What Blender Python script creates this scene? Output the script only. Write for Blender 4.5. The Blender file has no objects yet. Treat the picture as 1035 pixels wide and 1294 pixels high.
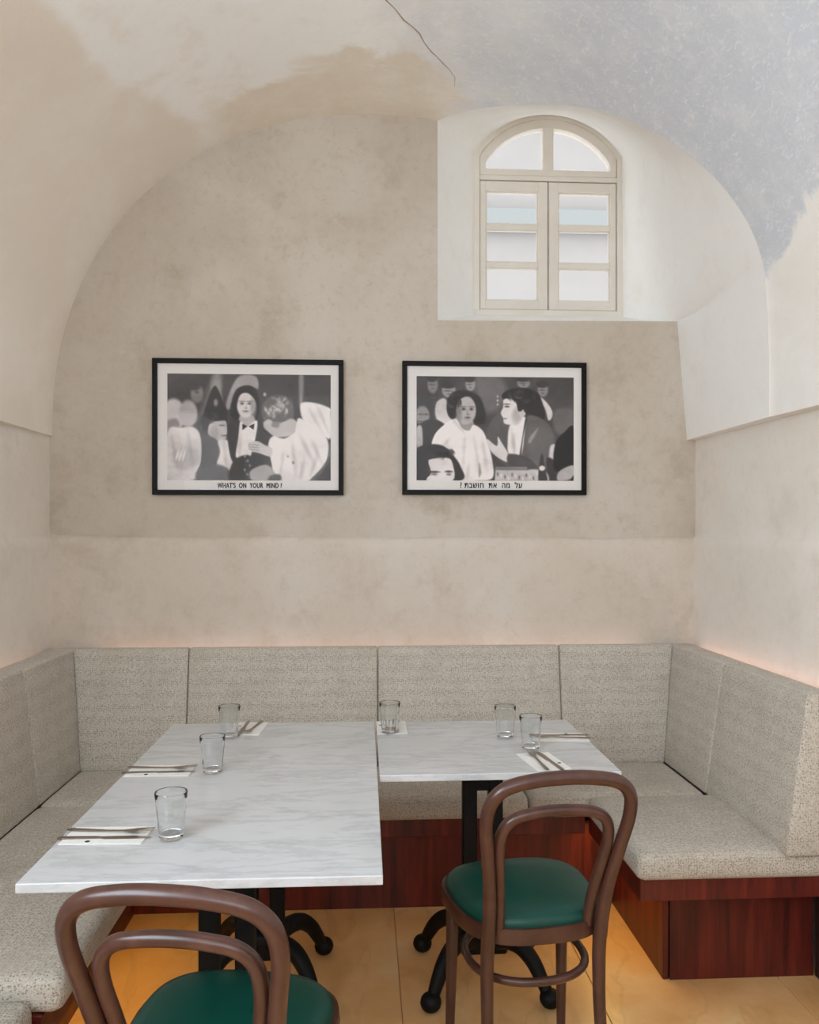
import bpy, bmesh, math, random
import numpy as np
from mathutils import Vector, Matrix
random.seed(7)
SC = bpy.context.scene
COL = SC.collection

# ------------------------------------------------------------------ camera, world, light, exposure
cam_d = bpy.data.cameras.new('camera'); cam = bpy.data.objects.new('camera', cam_d); COL.objects.link(cam)
cam_d.sensor_fit = 'HORIZONTAL'; cam_d.sensor_width = 36.0; cam_d.lens = 36.0
cam_d.shift_y = 24 / 1035.0; cam_d.clip_start = 0.02
cam.location = (0, 0, 1.42)
cam.rotation_euler = (math.radians(90), 0, -math.atan(57.5 / 1035))
SC.camera = cam

world = bpy.data.worlds.new('world'); SC.world = world; world.use_nodes = True
bg = world.node_tree.nodes['Background']
bg.inputs[0].default_value = (0.93, 0.97, 1.0, 1); bg.inputs[1].default_value = 2.3

def area(name, loc, rot, sx, sy, power, col=(1, 1, 1)):
    d = bpy.data.lights.new(name, 'AREA'); d.shape = 'RECTANGLE'; d.size = sx; d.size_y = sy
    d.energy = power; d.color = col
    o = bpy.data.objects.new(name, d); COL.objects.link(o); o.location = loc
    o.rotation_euler = tuple(math.radians(a) for a in rot)
    return o
# daylight through the glazed street front behind the photographer
area('daylight_street_front', (-0.25, -1.93, 2.3), (92, 0, 0), 2.1, 1.2, 28, (0.73, 0.87, 1.0))
# added area light before the windowless left wall, brightens the right side
area('added_fill_left', (-1.29, 0.25, 1.95), (94, 0, -85), 1.3, 1.4, 73, (0.73, 0.87, 1.0))
# warm light strips of the banquette: behind the backrests (upwards); warm fill lamps added under the seats tint the floor
area('strip_behind_back_bench', (0.05, 3.492, 0.88), (180, 0, 0), 2.3, 0.012, 0.55, (1.0, 0.62, 0.5))
area('strip_behind_right_bench', (1.425, 2.95, 0.88), (180, 0, 0), 0.012, 1.0, 0.3, (1.0, 0.62, 0.5))
area('strip_behind_left_bench', (-1.305, 2.6, 0.88), (180, 0, 0), 0.012, 1.6, 0.25, (1.0, 0.62, 0.5))
YEL = (1.0, 0.62, 0.16)
area('fill_under_back_seat', (0.05, 3.0, 0.305), (0, 0, 0), 1.6, 0.02, 0.12, YEL)
area('fill_under_left_seat', (-0.72, 2.3, 0.295), (0, 0, 0), 0.02, 1.2, 1.4, YEL)
area('fill_under_right_seat', (0.86, 2.8, 0.305), (0, 0, 0), 0.02, 0.5, 0.7, YEL)

vs = SC.view_settings
vs.view_transform = 'Standard'; vs.look = 'None'; vs.gamma = 1.0; vs.use_curve_mapping = False
vs.exposure = 0.0
SC.cycles.use_denoising = True; SC.cycles.use_adaptive_sampling = True; SC.cycles.adaptive_threshold = 0.02
SC.cycles.max_bounces = 10; SC.cycles.diffuse_bounces = 6; SC.cycles.transparent_max_bounces = 24
SC.cycles.sample_clamp_indirect = 6.0

# ------------------------------------------------------------------ helpers
def lin(c):
    return tuple(((v / 255) / 12.92 if v / 255 <= 0.04045 else ((v / 255 + 0.055) / 1.055) ** 2.4) for v in c)
def L4(c): return lin(c) + (1,)

class NT:
    def __init__(s, name):
        s.m = bpy.data.materials.new(name); s.m.use_nodes = True
        s.t = s.m.node_tree; s.b = s.t.nodes['Principled BSDF']; s.out = s.t.nodes['Material Output']
    def n(s, typ, **kw):
        nd = s.t.nodes.new(typ)
        for k, v in kw.items():
            if k.startswith('i_'):
                key = k[2:]; key = int(key) if key.isdigit() else key.replace('_', ' ')
                nd.inputs[key].default_value = v
            else: setattr(nd, k, v)
        return nd
    def l(s, a, b): s.t.links.new(a, b)
    def pos(s, scale=(1, 1, 1), obj=False, rot=(0, 0, 0)):
        src = s.n('ShaderNodeTexCoord').outputs['Object'] if obj else s.n('ShaderNodeNewGeometry').outputs['Position']
        mp = s.n('ShaderNodeMapping'); mp.inputs['Scale'].default_value = scale; mp.inputs['Rotation'].default_value = rot
        s.l(src, mp.inputs['Vector']); return mp.outputs[0]
    def noise(s, vec, scale, detail=4, rough=0.55, dist=0.0):
        nd = s.n('ShaderNodeTexNoise', i_Scale=scale, i_Detail=detail, i_Roughness=rough, i_Distortion=dist)
        s.l(vec, nd.inputs['Vector']); return nd.outputs['Fac']
    def ramp(s, fac, stops):
        r = s.n('ShaderNodeValToRGB'); e = r.color_ramp.elements
        while len(e) < len(stops): e.new(0.5)
        for el, (p, c) in zip(e, stops):
            el.position = p; el.color = c if len(c) == 4 else tuple(c) + (1,)
        s.l(fac, r.inputs[0]); return r.outputs[0]
    def mix(s, fac, a, b, mode='MIX'):
        m = s.n('ShaderNodeMix', data_type='RGBA', blend_type=mode, clamp_factor=True)
        for sock, v in ((m.inputs[0], fac), (m.inputs[6], a), (m.inputs[7], b)):
            if isinstance(v, (int, float)): sock.default_value = v
            elif isinstance(v, tuple): sock.default_value = v if len(v) == 4 else v + (1,)
            else: s.l(v, sock)
        return m.outputs[2]
    def math(s, op, a, b=None, c=None):
        m = s.n('ShaderNodeMath', operation=op)
        for i, v in enumerate((a, b, c)):
            if v is None: continue
            if isinstance(v, (int, float)): m.inputs[i].default_value = v
            else: s.l(v, m.inputs[i])
        return m.outputs[0]
    def sstep(s, v, lo, hi):
        m = s.n('ShaderNodeMapRange', interpolation_type='SMOOTHSTEP')
        m.inputs['From Min'].default_value = lo; m.inputs['From Max'].default_value = hi
        s.l(v, m.inputs['Value']); return m.outputs[0]
    def bump(s, height, strength, dist=0.01):
        b = s.n('ShaderNodeBump', i_Strength=strength, i_Distance=dist)
        s.l(height, b.inputs['Height']); s.l(b.outputs[0], s.b.inputs['Normal'])
    def col(s, v):
        if isinstance(v, tuple): s.b.inputs['Base Color'].default_value = v if len(v) == 4 else v + (1,)
        else: s.l(v, s.b.inputs['Base Color'])
    def rough(s, v): s.b.inputs['Roughness'].default_value = v

def plaster(name, base, dark, light, bumpk=0.25):
    k = NT(name); p = k.pos()
    big = k.noise(p, 1.3, 5, 0.6, 0.4); mid = k.noise(p, 5, 8, 0.68, 0.0); fine = k.noise(p, 55, 4, 0.7)
    c = k.mix(k.sstep(big, 0.42, 0.68), L4(base), L4(light))
    c = k.mix(k.math('MULTIPLY', k.sstep(mid, 0.5, 0.75), 0.75), c, L4(dark))
    spk = k.noise(p, 24, 6, 0.75)
    c = k.mix(k.math('MULTIPLY', k.sstep(spk, 0.5, 0.72), 0.4), c, L4(dark))
    c = k.mix(k.math('MULTIPLY', k.sstep(spk, 0.5, 0.3), 0.3), c, L4(light))
    c = k.mix(k.math('MULTIPLY', k.sstep(fine, 0.55, 0.8), 0.35), c, L4(dark))
    k.col(c); k.rough(0.85)
    h = k.math('ADD', k.math('MULTIPLY', mid, 0.7), k.math('MULTIPLY', fine, 0.3))
    k.bump(h, bumpk, 0.012)
    return k.m
M = {}
M['wall'] = plaster('plaster_back_wall', (190, 177, 162), (170, 153, 134), (200, 190, 178))
M['wall_low'] = plaster('plaster_lower_wall', (203, 190, 176), (187, 170, 153), (211, 201, 190))
M['side'] = plaster('plaster_side_wall', (226, 218, 208), (214, 204, 192), (232, 226, 219), 0.15)
M['reveal'] = plaster('whitewash_reveal', (241, 239, 235), (235, 230, 223), (243, 242, 240), 0.1)

def vault_mat():
    k = NT('plaster_vault'); p = k.pos()
    xyz = k.n('ShaderNodeSeparateXYZ'); k.l(p, xyz.inputs[0]); X, Y, Z = xyz.outputs
    n1 = k.noise(p, 2.2, 6, 0.62, 0.5); n2 = k.noise(p, 7, 8, 0.7, 0.2); n3 = k.noise(k.pos((30, 30, 70), rot=(0, 0.5, 0.3)), 1, 5, 0.7, 1.2)
    nb = k.math('SUBTRACT', n1, 0.5)
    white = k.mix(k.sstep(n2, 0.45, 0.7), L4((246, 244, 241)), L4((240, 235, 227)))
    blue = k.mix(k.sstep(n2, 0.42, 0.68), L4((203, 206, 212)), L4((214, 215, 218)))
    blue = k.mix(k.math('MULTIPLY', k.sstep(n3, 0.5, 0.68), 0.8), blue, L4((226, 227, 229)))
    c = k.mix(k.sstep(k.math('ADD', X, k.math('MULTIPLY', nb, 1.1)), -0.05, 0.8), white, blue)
    # warm bare render left along the wall arch
    patch = k.math('ADD', k.math('SUBTRACT', Y, k.math('MULTIPLY', k.math('ABSOLUTE', k.math('ADD', X, 0.12)), 0.38)), k.math('MULTIPLY', nb, 0.9))
    pm = k.math('MULTIPLY', k.sstep(patch, 3.04, 3.13), k.math('SUBTRACT', 1.0, k.sstep(k.math('ADD', X, k.math('MULTIPLY', nb, .8)), 0.34, 0.50)))
    pm = k.math('MULTIPLY', pm, k.sstep(k.math('ADD', X, k.math('MULTIPLY', nb, .3)), -0.72, -0.50))
    c = k.mix(k.math('MULTIPLY', pm, 0.8), c, k.mix(k.sstep(n2, 0.4, 0.7), L4((226, 212, 192)), L4((236, 226, 211))))
    # lower webs, plain beige render
    lw = k.math('SUBTRACT', 1.0, k.sstep(k.math('ADD', k.math('ADD', Z, k.math('MULTIPLY', nb, 0.16)), k.math('MULTIPLY', k.math('SUBTRACT', 2.98, Y), 0.17)), 2.955, 3.0))
    lw = k.math('MULTIPLY', lw, k.math('SUBTRACT', 1.0, k.sstep(X, -0.2, 0.2)))
    c = k.mix(lw, c, k.mix(k.sstep(n1, 0.4, 0.65), L4((236, 226, 214)), L4((241, 234, 225))))
    rw = k.math('SUBTRACT', 1.0, k.sstep(k.math('ADD', k.math('ADD', Z, k.math('MULTIPLY', nb, 0.5)), k.math('MULTIPLY', k.math('SUBTRACT', Y, 2.5), 0.42)), 2.37, 2.41))
    rw = k.math('MULTIPLY', rw, k.sstep(X, 0.6, 1.0))
    c = k.mix(rw, c, k.mix(k.sstep(n1, 0.4, 0.65), L4((233, 228, 221)), L4((239, 236, 231))))
    k.col(c); k.rough(0.9)
    k.bump(k.math('ADD', k.math('MULTIPLY', n2, 0.7), k.math('MULTIPLY', n3, 0.3)), 0.3, 0.012)
    return k.m
M['vault'] = vault_mat()

def simple(name, c, rough=0.5, metal=0.0, var=None, vscale=20, spec=0.5):
    k = NT(name); k.b.inputs['Specular IOR Level'].default_value = spec
    if var:
        k.col(k.mix(k.sstep(k.noise(k.pos(), vscale, 5, 0.6), 0.35, 0.7), L4(c), L4(var)))
    else: k.col(L4(c))
    k.rough(rough); k.b.inputs['Metallic'].default_value = metal
    return k.m
M['crack'] = simple('crack_line', (170, 150, 128), 0.9)
M['frame_paint'] = simple('cream_paint', (224, 216, 205), 0.5, var=(220, 211, 199), vscale=6)
M['iron'] = simple('black_cast_iron', (8, 8, 8), 0.55, var=(12, 11, 11), vscale=60, spec=0.25)
M['black_frame'] = simple('black_lacquer', (12, 9, 8), 0.55, var=(17, 13, 12), spec=0.2)
M['mat_board'] = simple('white_paper', (226, 220, 216), 0.8)
M['ink'] = simple('black_ink', (30, 26, 26), 0.8)
M['napkin'] = simple('white_napkin', (232, 230, 226), 0.9, var=(225, 222, 217), vscale=90)
M['steel'] = simple('brushed_steel', (150, 140, 130), 0.28, 1.0)
M['outside'] = simple('pale_stone_outside', (168, 163, 161), 0.9, var=(163, 159, 157), vscale=3)
M['outside_blue'] = simple('pale_blue_fascia', (150, 154, 154), 0.8)
M['base_dark'] = simple('dark_baseboard', (52, 28, 22), 0.5, var=(44, 23, 18))

def fabric():
    k = NT('tweed_fabric'); p = k.pos(obj=True)
    v = k.n('ShaderNodeTexVoronoi', i_Scale=125.0, i_Randomness=0.55); k.l(p, v.inputs['Vector'])
    d = v.outputs['Distance']
    st = k.noise(k.pos((120, 120, 480), obj=True), 1, 3, 0.7)
    st2 = k.noise(k.pos((480, 480, 120), obj=True), 1, 3, 0.7)
    big = k.noise(p, 9, 5, 0.65)
    w = k.math('ADD', k.math('MULTIPLY', st, 0.5), k.math('MULTIPLY', st2, 0.5))
    c = k.ramp(w, [(0.36, L4((154, 143, 128))), (0.48, L4((192, 183, 170))), (0.62, L4((215, 209, 199)))])
    c = k.mix(k.math('MULTIPLY', k.math('SUBTRACT', 1.0, k.sstep(d, 0.12, 0.42)), 0.72), c, L4((116, 102, 87)))
    c = k.mix(k.math('MULTIPLY', k.sstep(big, 0.42, 0.7), 0.22), c, L4((150, 138, 122)))
    k.col(c); k.rough(0.95)
    k.b.inputs['Sheen Weight'].default_value = 0.1
    k.bump(k.math('ADD', w, k.math('MULTIPLY', d, 0.9)), 0.5, 0.004)
    return k.m
M['fabric'] = fabric()
M['seam'] = simple('seam_shadow_thread', (120, 106, 92), 0.95)

def marble():
    k = NT('carrara_marble'); p = k.pos(rot=(0, 0, 0.35))
    w = k.noise(k.pos((1.2, 4, 3), rot=(0, 0, 0.3)), 2.0, 9, 0.66, 0.25)
    w2 = k.noise(k.pos((3, 10, 3), rot=(0, 0, 0.22)), 3.0, 8, 0.7, 0.0)
    soft = k.noise(p, 2.2, 4, 0.5)
    v1 = k.math('SUBTRACT', 1.0, k.sstep(k.math('ABSOLUTE', k.math('SUBTRACT', w, 0.5)), 0.0, 0.05))
    v2 = k.sstep(w2, 0.5, 0.72)
    c = k.mix(k.sstep(soft, 0.4, 0.7), L4((203, 204, 206)), L4((192, 194, 196)))
    c = k.mix(k.math('MULTIPLY', v2, 0.5), c, L4((168, 170, 172)))
    c = k.mix(k.math('MULTIPLY', v1, 0.28), c, L4((150, 153, 156)))
    k.col(c); k.rough(0.22)
    return k.m
M['marble'] = marble()

def floor_stone():
    k = NT('honey_marble_floor'); p = k.pos()
    oi = k.n('ShaderNodeObjectInfo')
    off = k.n('ShaderNodeVectorMath', operation='ADD'); k.l(p, off.inputs[0])
    cmb = k.n('ShaderNodeCombineXYZ'); k.l(k.math('MULTIPLY', oi.outputs['Random'], 13.0), cmb.inputs[0]); k.l(cmb.outputs[0], off.inputs[1])
    q = off.outputs[0]
    a = k.noise(q, 2.0, 8, 0.62, 0.3)
    mp = k.n('ShaderNodeMapping'); mp.inputs['Scale'].default_value = (7, 2, 1); mp.inputs['Rotation'].default_value = (0, 0, 0.55); k.l(q, mp.inputs[0])
    b = k.noise(mp.outputs[0], 0.8, 6, 0.5, 0.3)
    c = k.ramp(a, [(0.34, L4((222, 166, 106))), (0.52, L4((236, 188, 130))), (0.68, L4((244, 212, 164)))])
    vein = k.math('SUBTRACT', 1.0, k.sstep(k.math('ABSOLUTE', k.math('SUBTRACT', b, 0.5)), 0.0, 0.03))
    c = k.mix(k.math('MULTIPLY', vein, 0.2), c, L4((176, 136, 88)))
    k.col(c); k.rough(0.3)
    return k.m
M['floor'] = floor_stone()
M['grout'] = simple('floor_grout', (176, 146, 104), 0.9)

def wood(name, c1, c2, c3, scale, rough, obj=False):
    k = NT(name); p = k.pos(scale, obj=obj)
    a = k.noise(p, 1.0, 7, 0.6, 0.6); b = k.noise(k.pos(tuple(v * 4 for v in scale), obj=obj), 1.0, 4, 0.7)
    c = k.ramp(k.math('ADD', k.math('MULTIPLY', a, 0.75), k.math('MULTIPLY', b, 0.25)), [(0.36, L4(c1)), (0.5, L4(c2)), (0.64, L4(c3))])
    k.col(c); k.rough(rough)
    return k.m
M['mahogany'] = wood('red_mahogany', (58, 16, 11), (90, 27, 19), (116, 39, 27), (22, 22, 1.6), 0.42)
M['bentwood'] = wood('brown_bentwood', (66, 41, 33), (77, 48, 39), (88, 57, 47), (14, 14, 6), 0.28, True)
M['leather'] = simple('green_leatherette', (8, 66, 56), 0.38, var=(7, 61, 52), vscale=30, spec=0.35)

def thin_glass(name, tint=0.97, ior=1.45, boost=1.0, base=0.03):
    k = NT(name); t = k.t; t.nodes.remove(k.b)
    tr = k.n('ShaderNodeBsdfTransparent'); tr.inputs[0].default_value = (tint, tint, tint, 1)
    gl = k.n('ShaderNodeBsdfGlossy', i_Roughness=0.01)
    fr = k.n('ShaderNodeLayerWeight', i_Blend=ior); mx = k.n('ShaderNodeMixShader')
    k.l(k.math('MULTIPLY_ADD', k.math('POWER', fr.outputs['Facing'], 3.5), boost, base), mx.inputs[0]); k.l(tr.outputs[0], mx.inputs[1]); k.l(gl.outputs[0], mx.inputs[2])
    k.l(mx.outputs[0], k.out.inputs[0]); return k.m
M['pane'] = thin_glass('window_glass', 0.98, 0.5, 0.5)
M['picture_glass'] = thin_glass('picture_glass', 0.997, 0.5, 0.06, 0.002)
def clear_glass():
    k = NT('tumbler_glass'); k.t.nodes.remove(k.b)
    g = k.n('ShaderNodeBsdfGlass', i_IOR=1.45, i_Roughness=0.0); g.inputs[0].default_value = (0.985, 0.99, 0.99, 1)
    k.l(g.outputs[0], k.out.inputs[0]); return k.m
M['tumbler'] = clear_glass()

def print_mat():
    k = NT('photo_print'); a = k.n('ShaderNodeAttribute', attribute_name='print'); k.col(a.outputs['Color']); k.rough(0.6); return k.m
M['print'] = print_mat()

def obj(name, bm, mat, parent=None, smooth=False, world=False):
    """one mesh object; with world=True the vertices are given in world space and moved into the parent's space"""
    if world and parent is not None:
        inv = parent.matrix_basis.inverted() if parent.parent is None else (parent.parent.matrix_basis @ parent.matrix_basis).inverted()
        bmesh.ops.transform(bm, matrix=inv, verts=bm.verts)
    bmesh.ops.recalc_face_normals(bm, faces=bm.faces)
    me = bpy.data.meshes.new(name); bm.to_mesh(me); bm.free()
    me.materials.append(M[mat])
    if smooth:
        me.polygons.foreach_set('use_smooth', [True] * len(me.polygons))
        if smooth != 2: me.set_sharp_from_angle(angle=math.radians(42))
    o = bpy.data.objects.new(name, me); COL.objects.link(o); o.parent = parent
    return o
def tag(o, label, cat, group=None):
    o['label'] = label; o['category'] = cat
    if group: o['group'] = group
    return o
def struct(o, label=None):
    o['kind'] = 'structure'
    if label: o['label'] = label
    return o
def empty(name, loc=(0, 0, 0), rz=0):
    e = bpy.data.objects.new(name, None); e.empty_display_size = 0.05; COL.objects.link(e)
    e.location = loc; e.rotation_euler = (0, 0, rz); e.matrix_basis  # noqa
    return e
def copy_tree(o, parent=None):
    c = o.copy(); COL.objects.link(c); c.parent = parent
    for ch in list(o.children): copy_tree(ch, c)
    return c

def box(bm, x0, x1, y0, y1, z0, z1, bev=0.0, seg=1):
    hexa(bm, [(x0, y0, z0), (x1, y0, z0), (x1, y1, z0), (x0, y1, z0), (x0, y0, z1), (x1, y0, z1), (x1, y1, z1), (x0, y1, z1)], bev, seg)
def hexa(bm, pts, bev=0.0, seg=1):
    b2 = bmesh.new(); v = [b2.verts.new(p) for p in pts]
    for f in ((0, 3, 2, 1), (4, 5, 6, 7), (0, 1, 5, 4), (1, 2, 6, 5), (2, 3, 7, 6), (3, 0, 4, 7)):
        b2.faces.new([v[i] for i in f])
    if bev: bmesh.ops.bevel(b2, geom=list(b2.edges), offset=bev, segments=seg, profile=0.5, affect='EDGES')
    merge(bm, b2)
def merge(bm, b2):
    me = bpy.data.meshes.new('tmp'); b2.to_mesh(me); b2.free(); bm.from_mesh(me); bpy.data.meshes.remove(me)
def catmull(pts, n, closed=False):
    P = [Vector(p) for p in pts]; out = []; m = len(P)
    rng = range(m) if closed else range(m - 1)
    for i in rng:
        a = P[(i - 1) % m] if (closed or i > 0) else P[0] * 2 - P[1]
        b = P[i]; c = P[(i + 1) % m]
        d = P[(i + 2) % m] if (closed or i + 2 < m) else P[-1] * 2 - P[-2]
        for j in range(n):
            t = j / n
            out.append(0.5 * ((2 * b) + (c - a) * t + (2 * a - 5 * b + 4 * c - d) * t * t + (3 * b - a - 3 * c + d) * t ** 3))
    if not closed: out.append(P[-1])
    return out
def tube(bm, pts, rad, seg=10, closed=False, caps=True, squash=1.0):
    n = len(pts); pts = [Vector(p) for p in pts]
    r = rad if isinstance(rad, (list, tuple)) else [rad] * n
    if len(r) != n: r = [float(v) for v in np.interp(np.linspace(0, 1, n), np.linspace(0, 1, len(r)), r)]
    tang = []
    for i in range(n):
        a = pts[(i - 1) % n] if (closed or i > 0) else pts[0]
        b = pts[(i + 1) % n] if (closed or i < n - 1) else pts[-1]
        tang.append((b - a).normalized())
    up = Vector((0, 0, 1)) if abs(tang[0].z) < 0.9 else Vector((0, 1, 0))
    nrm = (up - tang[0] * up.dot(tang[0])).normalized(); rings = []
    for i in range(n):
        if i: nrm = (nrm - tang[i] * nrm.dot(tang[i])).normalized()
        bi = tang[i].cross(nrm)
        rings.append([bm.verts.new(pts[i] + (nrm * math.cos(2 * math.pi * j / seg) + bi * math.sin(2 * math.pi * j / seg) * squash) * r[i]) for j in range(seg)])
    for i in range(n if closed else n - 1):
        a, b = rings[i], rings[(i + 1) % n]
        for j in range(seg): bm.faces.new((a[j], a[(j + 1) % seg], b[(j + 1) % seg], b[j]))
    if caps and not closed:
        bm.faces.new(list(reversed(rings[0]))); bm.faces.new(rings[-1])
def lathe(bm, prof, seg=24, cx=0, cy=0):
    rings = []
    for r, z in prof:
        if r < 1e-5: rings.append([bm.verts.new((cx, cy, z))])
        else: rings.append([bm.verts.new((cx + r * math.cos(2 * math.pi * j / seg), cy + r * math.sin(2 * math.pi * j / seg), z)) for j in range(seg)])
    for a, b in zip(rings, rings[1:]):
        for j in range(seg):
            k = (j + 1) % seg
            if len(a) == 1 and len(b) == 1: continue
            if len(a) == 1: bm.faces.new((a[0], b[j], b[k]))
            elif len(b) == 1: bm.faces.new((a[j], a[k], b[0]))
            else: bm.faces.new((a[j], a[k], b[k], b[j]))
def ball(bm, c, r, seg=14, sz=1.0):
    lathe_p = [(r * math.sin(math.pi * i / 8), c[2] - r * sz * math.cos(math.pi * i / 8)) for i in range(9)]
    lathe_p[0] = (0, c[2] - r * sz); lathe_p[-1] = (0, c[2] + r * sz)
    lathe(bm, lathe_p, seg, c[0], c[1])

# ------------------------------------------------------------------ the setting
YW = 3.55          # back wall plane
YF = -2.0          # street front behind the photographer
CX, AA, BB, H0, NN = 0.052, 1.372, 1.40, 1.822, 2.2   # wall arch: half width, rise, springing height
def arch(th):
    c, s = math.cos(th), math.sin(th)
    return (CX + AA * math.copysign(abs(c) ** (2 / NN), c), H0 + BB * max(0.0, s) ** (2 / NN))
# edge where the window splay cuts the vault (x, y, z on the barrel)
EDGE = [(.319, 3.55, 3.204), (.386, 3.466, 3.193), (.461, 3.391, 3.177), (.548, 3.313, 3.152), (.631, 3.239, 3.122), (.711, 3.168, 3.088),
        (.786, 3.094, 3.049), (.860, 3.031, 3.003), (.932, 2.972, 2.951), (1.015, 2.913, 2.881), (1.094, 2.852, 2.80), (1.162, 2.807, 2.716),
        (1.227, 2.762, 2.619), (1.282, 2.730, 2.517), (1.314, 2.715, 2.444), (1.340, 2.712, 2.376), (1.364, 2.722, 2.30), (1.396, 2.764, 2.163),
        (1.417, 2.794, 2.005), (1.424, 2.808, 1.822)]
edge = catmull(EDGE, 3)
# find the angle of the left end of the edge on the arch
th1 = min((abs(arch(t)[0] - .319), t) for t in np.linspace(0.2, 2.9, 4000))[1]
left = [Vector((arch(t)[0], YW, arch(t)[1])) for t in np.linspace(math.pi, th1, 60)]
K = left[:-1] + list(edge)

# floor: slab with separate stone tiles
bm = bmesh.new(); box(bm, -1.7, 1.8, YF, 3.7, -0.08, -0.004)
floor = struct(obj('floor', bm, 'grout'))
xs = [-1.69, -1.09, -0.49, 0.112, 0.714, 1.316, 1.79]
ys = [3.69, 2.15, 0.95, -0.25, -1.45, YF]
for i in range(len(xs) - 1):
    for j in range(len(ys) - 1):
        bm = bmesh.new(); g = 0.0012
        box(bm, xs[i] + g, xs[i + 1] - g, ys[j + 1] + g, ys[j] - g, -0.02, 0.0, 0.0015)
        obj('floor_tile', bm, 'floor', floor)

# vault
def vdisp(x, y, z, yk):
    if x < CX:
        hg = float(np.interp(y, [-2, 1.5, 2.23, 2.53, 2.98, 3.52], [2.3, 2.6, 2.83, 2.906, 2.979, 2.982]))
        if z < hg:
            s = (hg - z) / (hg - H0); return -0.13 * 4 * s * (1 - s) * min(1, max(0, (3.5 - y) / 1.0))
    elif y < yk - 0.004:
        hg = float(np.interp(y, [-2, 1.5, 2.23, 2.558, 2.8], [3.0, 2.78, 2.53, 2.40, 2.30]))
        if z < hg:
            s = (hg - z) / (hg - H0); return min(0.004, 0.2 * s) + 0.22 * s * (1.25 - s) * min(1, max(0, (yk - y) / 0.8))
    return 0.0
bm = bmesh.new(); rows = []
TS = [0, 0.0025, .01, .02, .03, .04, .05, .065, .08, .1, .12, .14, .17, .2, .24, .28, .33, .4, .5, .65, .8, 1.0]
for p in K:
    r = []
    for t in TS:
        y = p.y + (YF - p.y) * t
        r.append(bm.verts.new((p.x + vdisp(p.x, y, p.z, p.y), y, p.z)))
    rows.append(r)
for a, b in zip(rows, rows[1:]):
    for i in range(len(TS) - 1): bm.faces.new((a[i], a[i + 1], b[i + 1], b[i]))
for r, sx in ((rows[0], -1), (rows[-1], 1)):        # underside of the springing ledges
    e = [bm.verts.new((v.co.x + 0.14 * sx, v.co.y, v.co.z)) for v in r]
    for i in range(len(r) - 1): bm.faces.new((r[i], r[i + 1], e[i + 1], e[i]))
ceiling = struct(obj('ceiling', bm, 'vault', smooth=True))
def vz(x):
    return H0 + BB * max(0.0, 1 - abs((x - CX) / AA) ** NN) ** (1 / NN)
cpts = [(.04, 2.66), (.075, 2.78), (.105, 2.82), (.139, 2.881), (.172, 2.915), (.200, 2.951), (.222, 3.005), (.251, 3.053), (.275, 3.08), (.302, 3.117), (.33, 3.15), (.356, 3.198), (.362, 3.26)]
bm = bmesh.new()
tube(bm, [(x, y, vz(x) - 0.0005) for x, y in cpts], [0.001, 0.0026, 0.0016, 0.003, 0.0022, 0.003, 0.0016, 0.0024, 0.0014, 0.002, 0.001, 0.001, 0.0006], 6)
obj('crack', bm, 'crack', ceiling)

# back wall, upper lunette (flat ngon with the window recess cut out)
SILL_L = Vector((.320, YW, 2.336)); SILL_R = Vector((1.383, YW, 2.347)); SPR_R = Vector((1.426, YW, 1.822))
bm = bmesh.new()
polyA = [Vector((-1.36, YW, 1.36)), Vector((-1.36, YW, 1.822))] + left + [SILL_L, Vector((.320, YW, 1.36))]
polyB = [Vector((.320, YW, 1.36)), SILL_L, SILL_R, SPR_R, Vector((1.55, YW, 1.822)), Vector((1.55, YW, 1.36))]
for poly in (polyA, polyB): bm.faces.new([bm.verts.new(p) for p in poly])
wall_back = struct(obj('wall_back', bm, 'wall'))
# lower back wall, a little proud with a rounded ledge
prof = [(3.522, 0.0), (3.522, 1.335), (3.523, 1.35), (3.526, 1.366), (3.531, 1.380), (3.539, 1.391), (3.551, 1.40), (3.60, 1.41)]
bm = bmesh.new(); N = 40; g = []
for i in range(N + 1):
    x = -1.40 + 2.95 * i / N; wob = 0.002 * math.sin(i * 1.1) + 0.003 * math.sin(i * 0.5 + 1)
    g.append([bm.verts.new((x, y, z + (wob if z > 1.0 else 0) - 0.008 * i / N * (z > 1))) for y, z in prof])
for a, b in zip(g, g[1:]):
    for i in range(len(prof) - 1): bm.faces.new((a[i], a[i + 1], b[i + 1], b[i]))
obj('lower_wall', bm, 'wall_low', wall_back, smooth=True)
# side walls below the springing
def side_wall(name, x_back, flare, sgn):
    pr = [(0.0, 0.0), (0.0, 1.35), (0.002, 1.368), (0.008, 1.382), (0.016, 1.39), (0.02, 1.396), (0.022, 1.45), (0.022, 1.835), (0.08, 1.84)]
    bm = bmesh.new(); g = []; n = 44
    for i in range(n + 1):
        y = 3.6 + (YF - 3.6) * i / n
        xx = x_back + sgn * min(0.10, flare * (YW - y)); w = 0.003 * math.sin(i * 1.9 + sgn)
        g.append([bm.verts.new((xx + sgn * (o_ if y > -9 else 0), y, z + (w if 1 < z < 1.4 else 0))) for o_, z in pr])
    for a, b in zip(g, g[1:]):
        for i in range(len(pr) - 1): bm.faces.new((a[i], a[i + 1], b[i + 1], b[i]))
    return struct(obj(name, bm, 'side', smooth=True))
side_wall('wall_left', -1.308, 0.045, -1)
side_wall('wall_right', 1.442, 0.03, 1)
# street front behind the photographer: piers and lintel around a wide opening
bm = bmesh.new()
box(bm, -2.0, -1.35, YF - 0.3, YF, 0, 3.6); box(bm, 0.95, 2.0, YF - 0.3, YF, 0, 3.6)
box(bm, -1.35, 0.95, YF - 0.3, YF, 2.95, 3.6); box(bm, -1.35, 0.95, YF - 0.3, YF, 0, 1.65)
struct(obj('wall_front', bm, 'side'))
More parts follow.
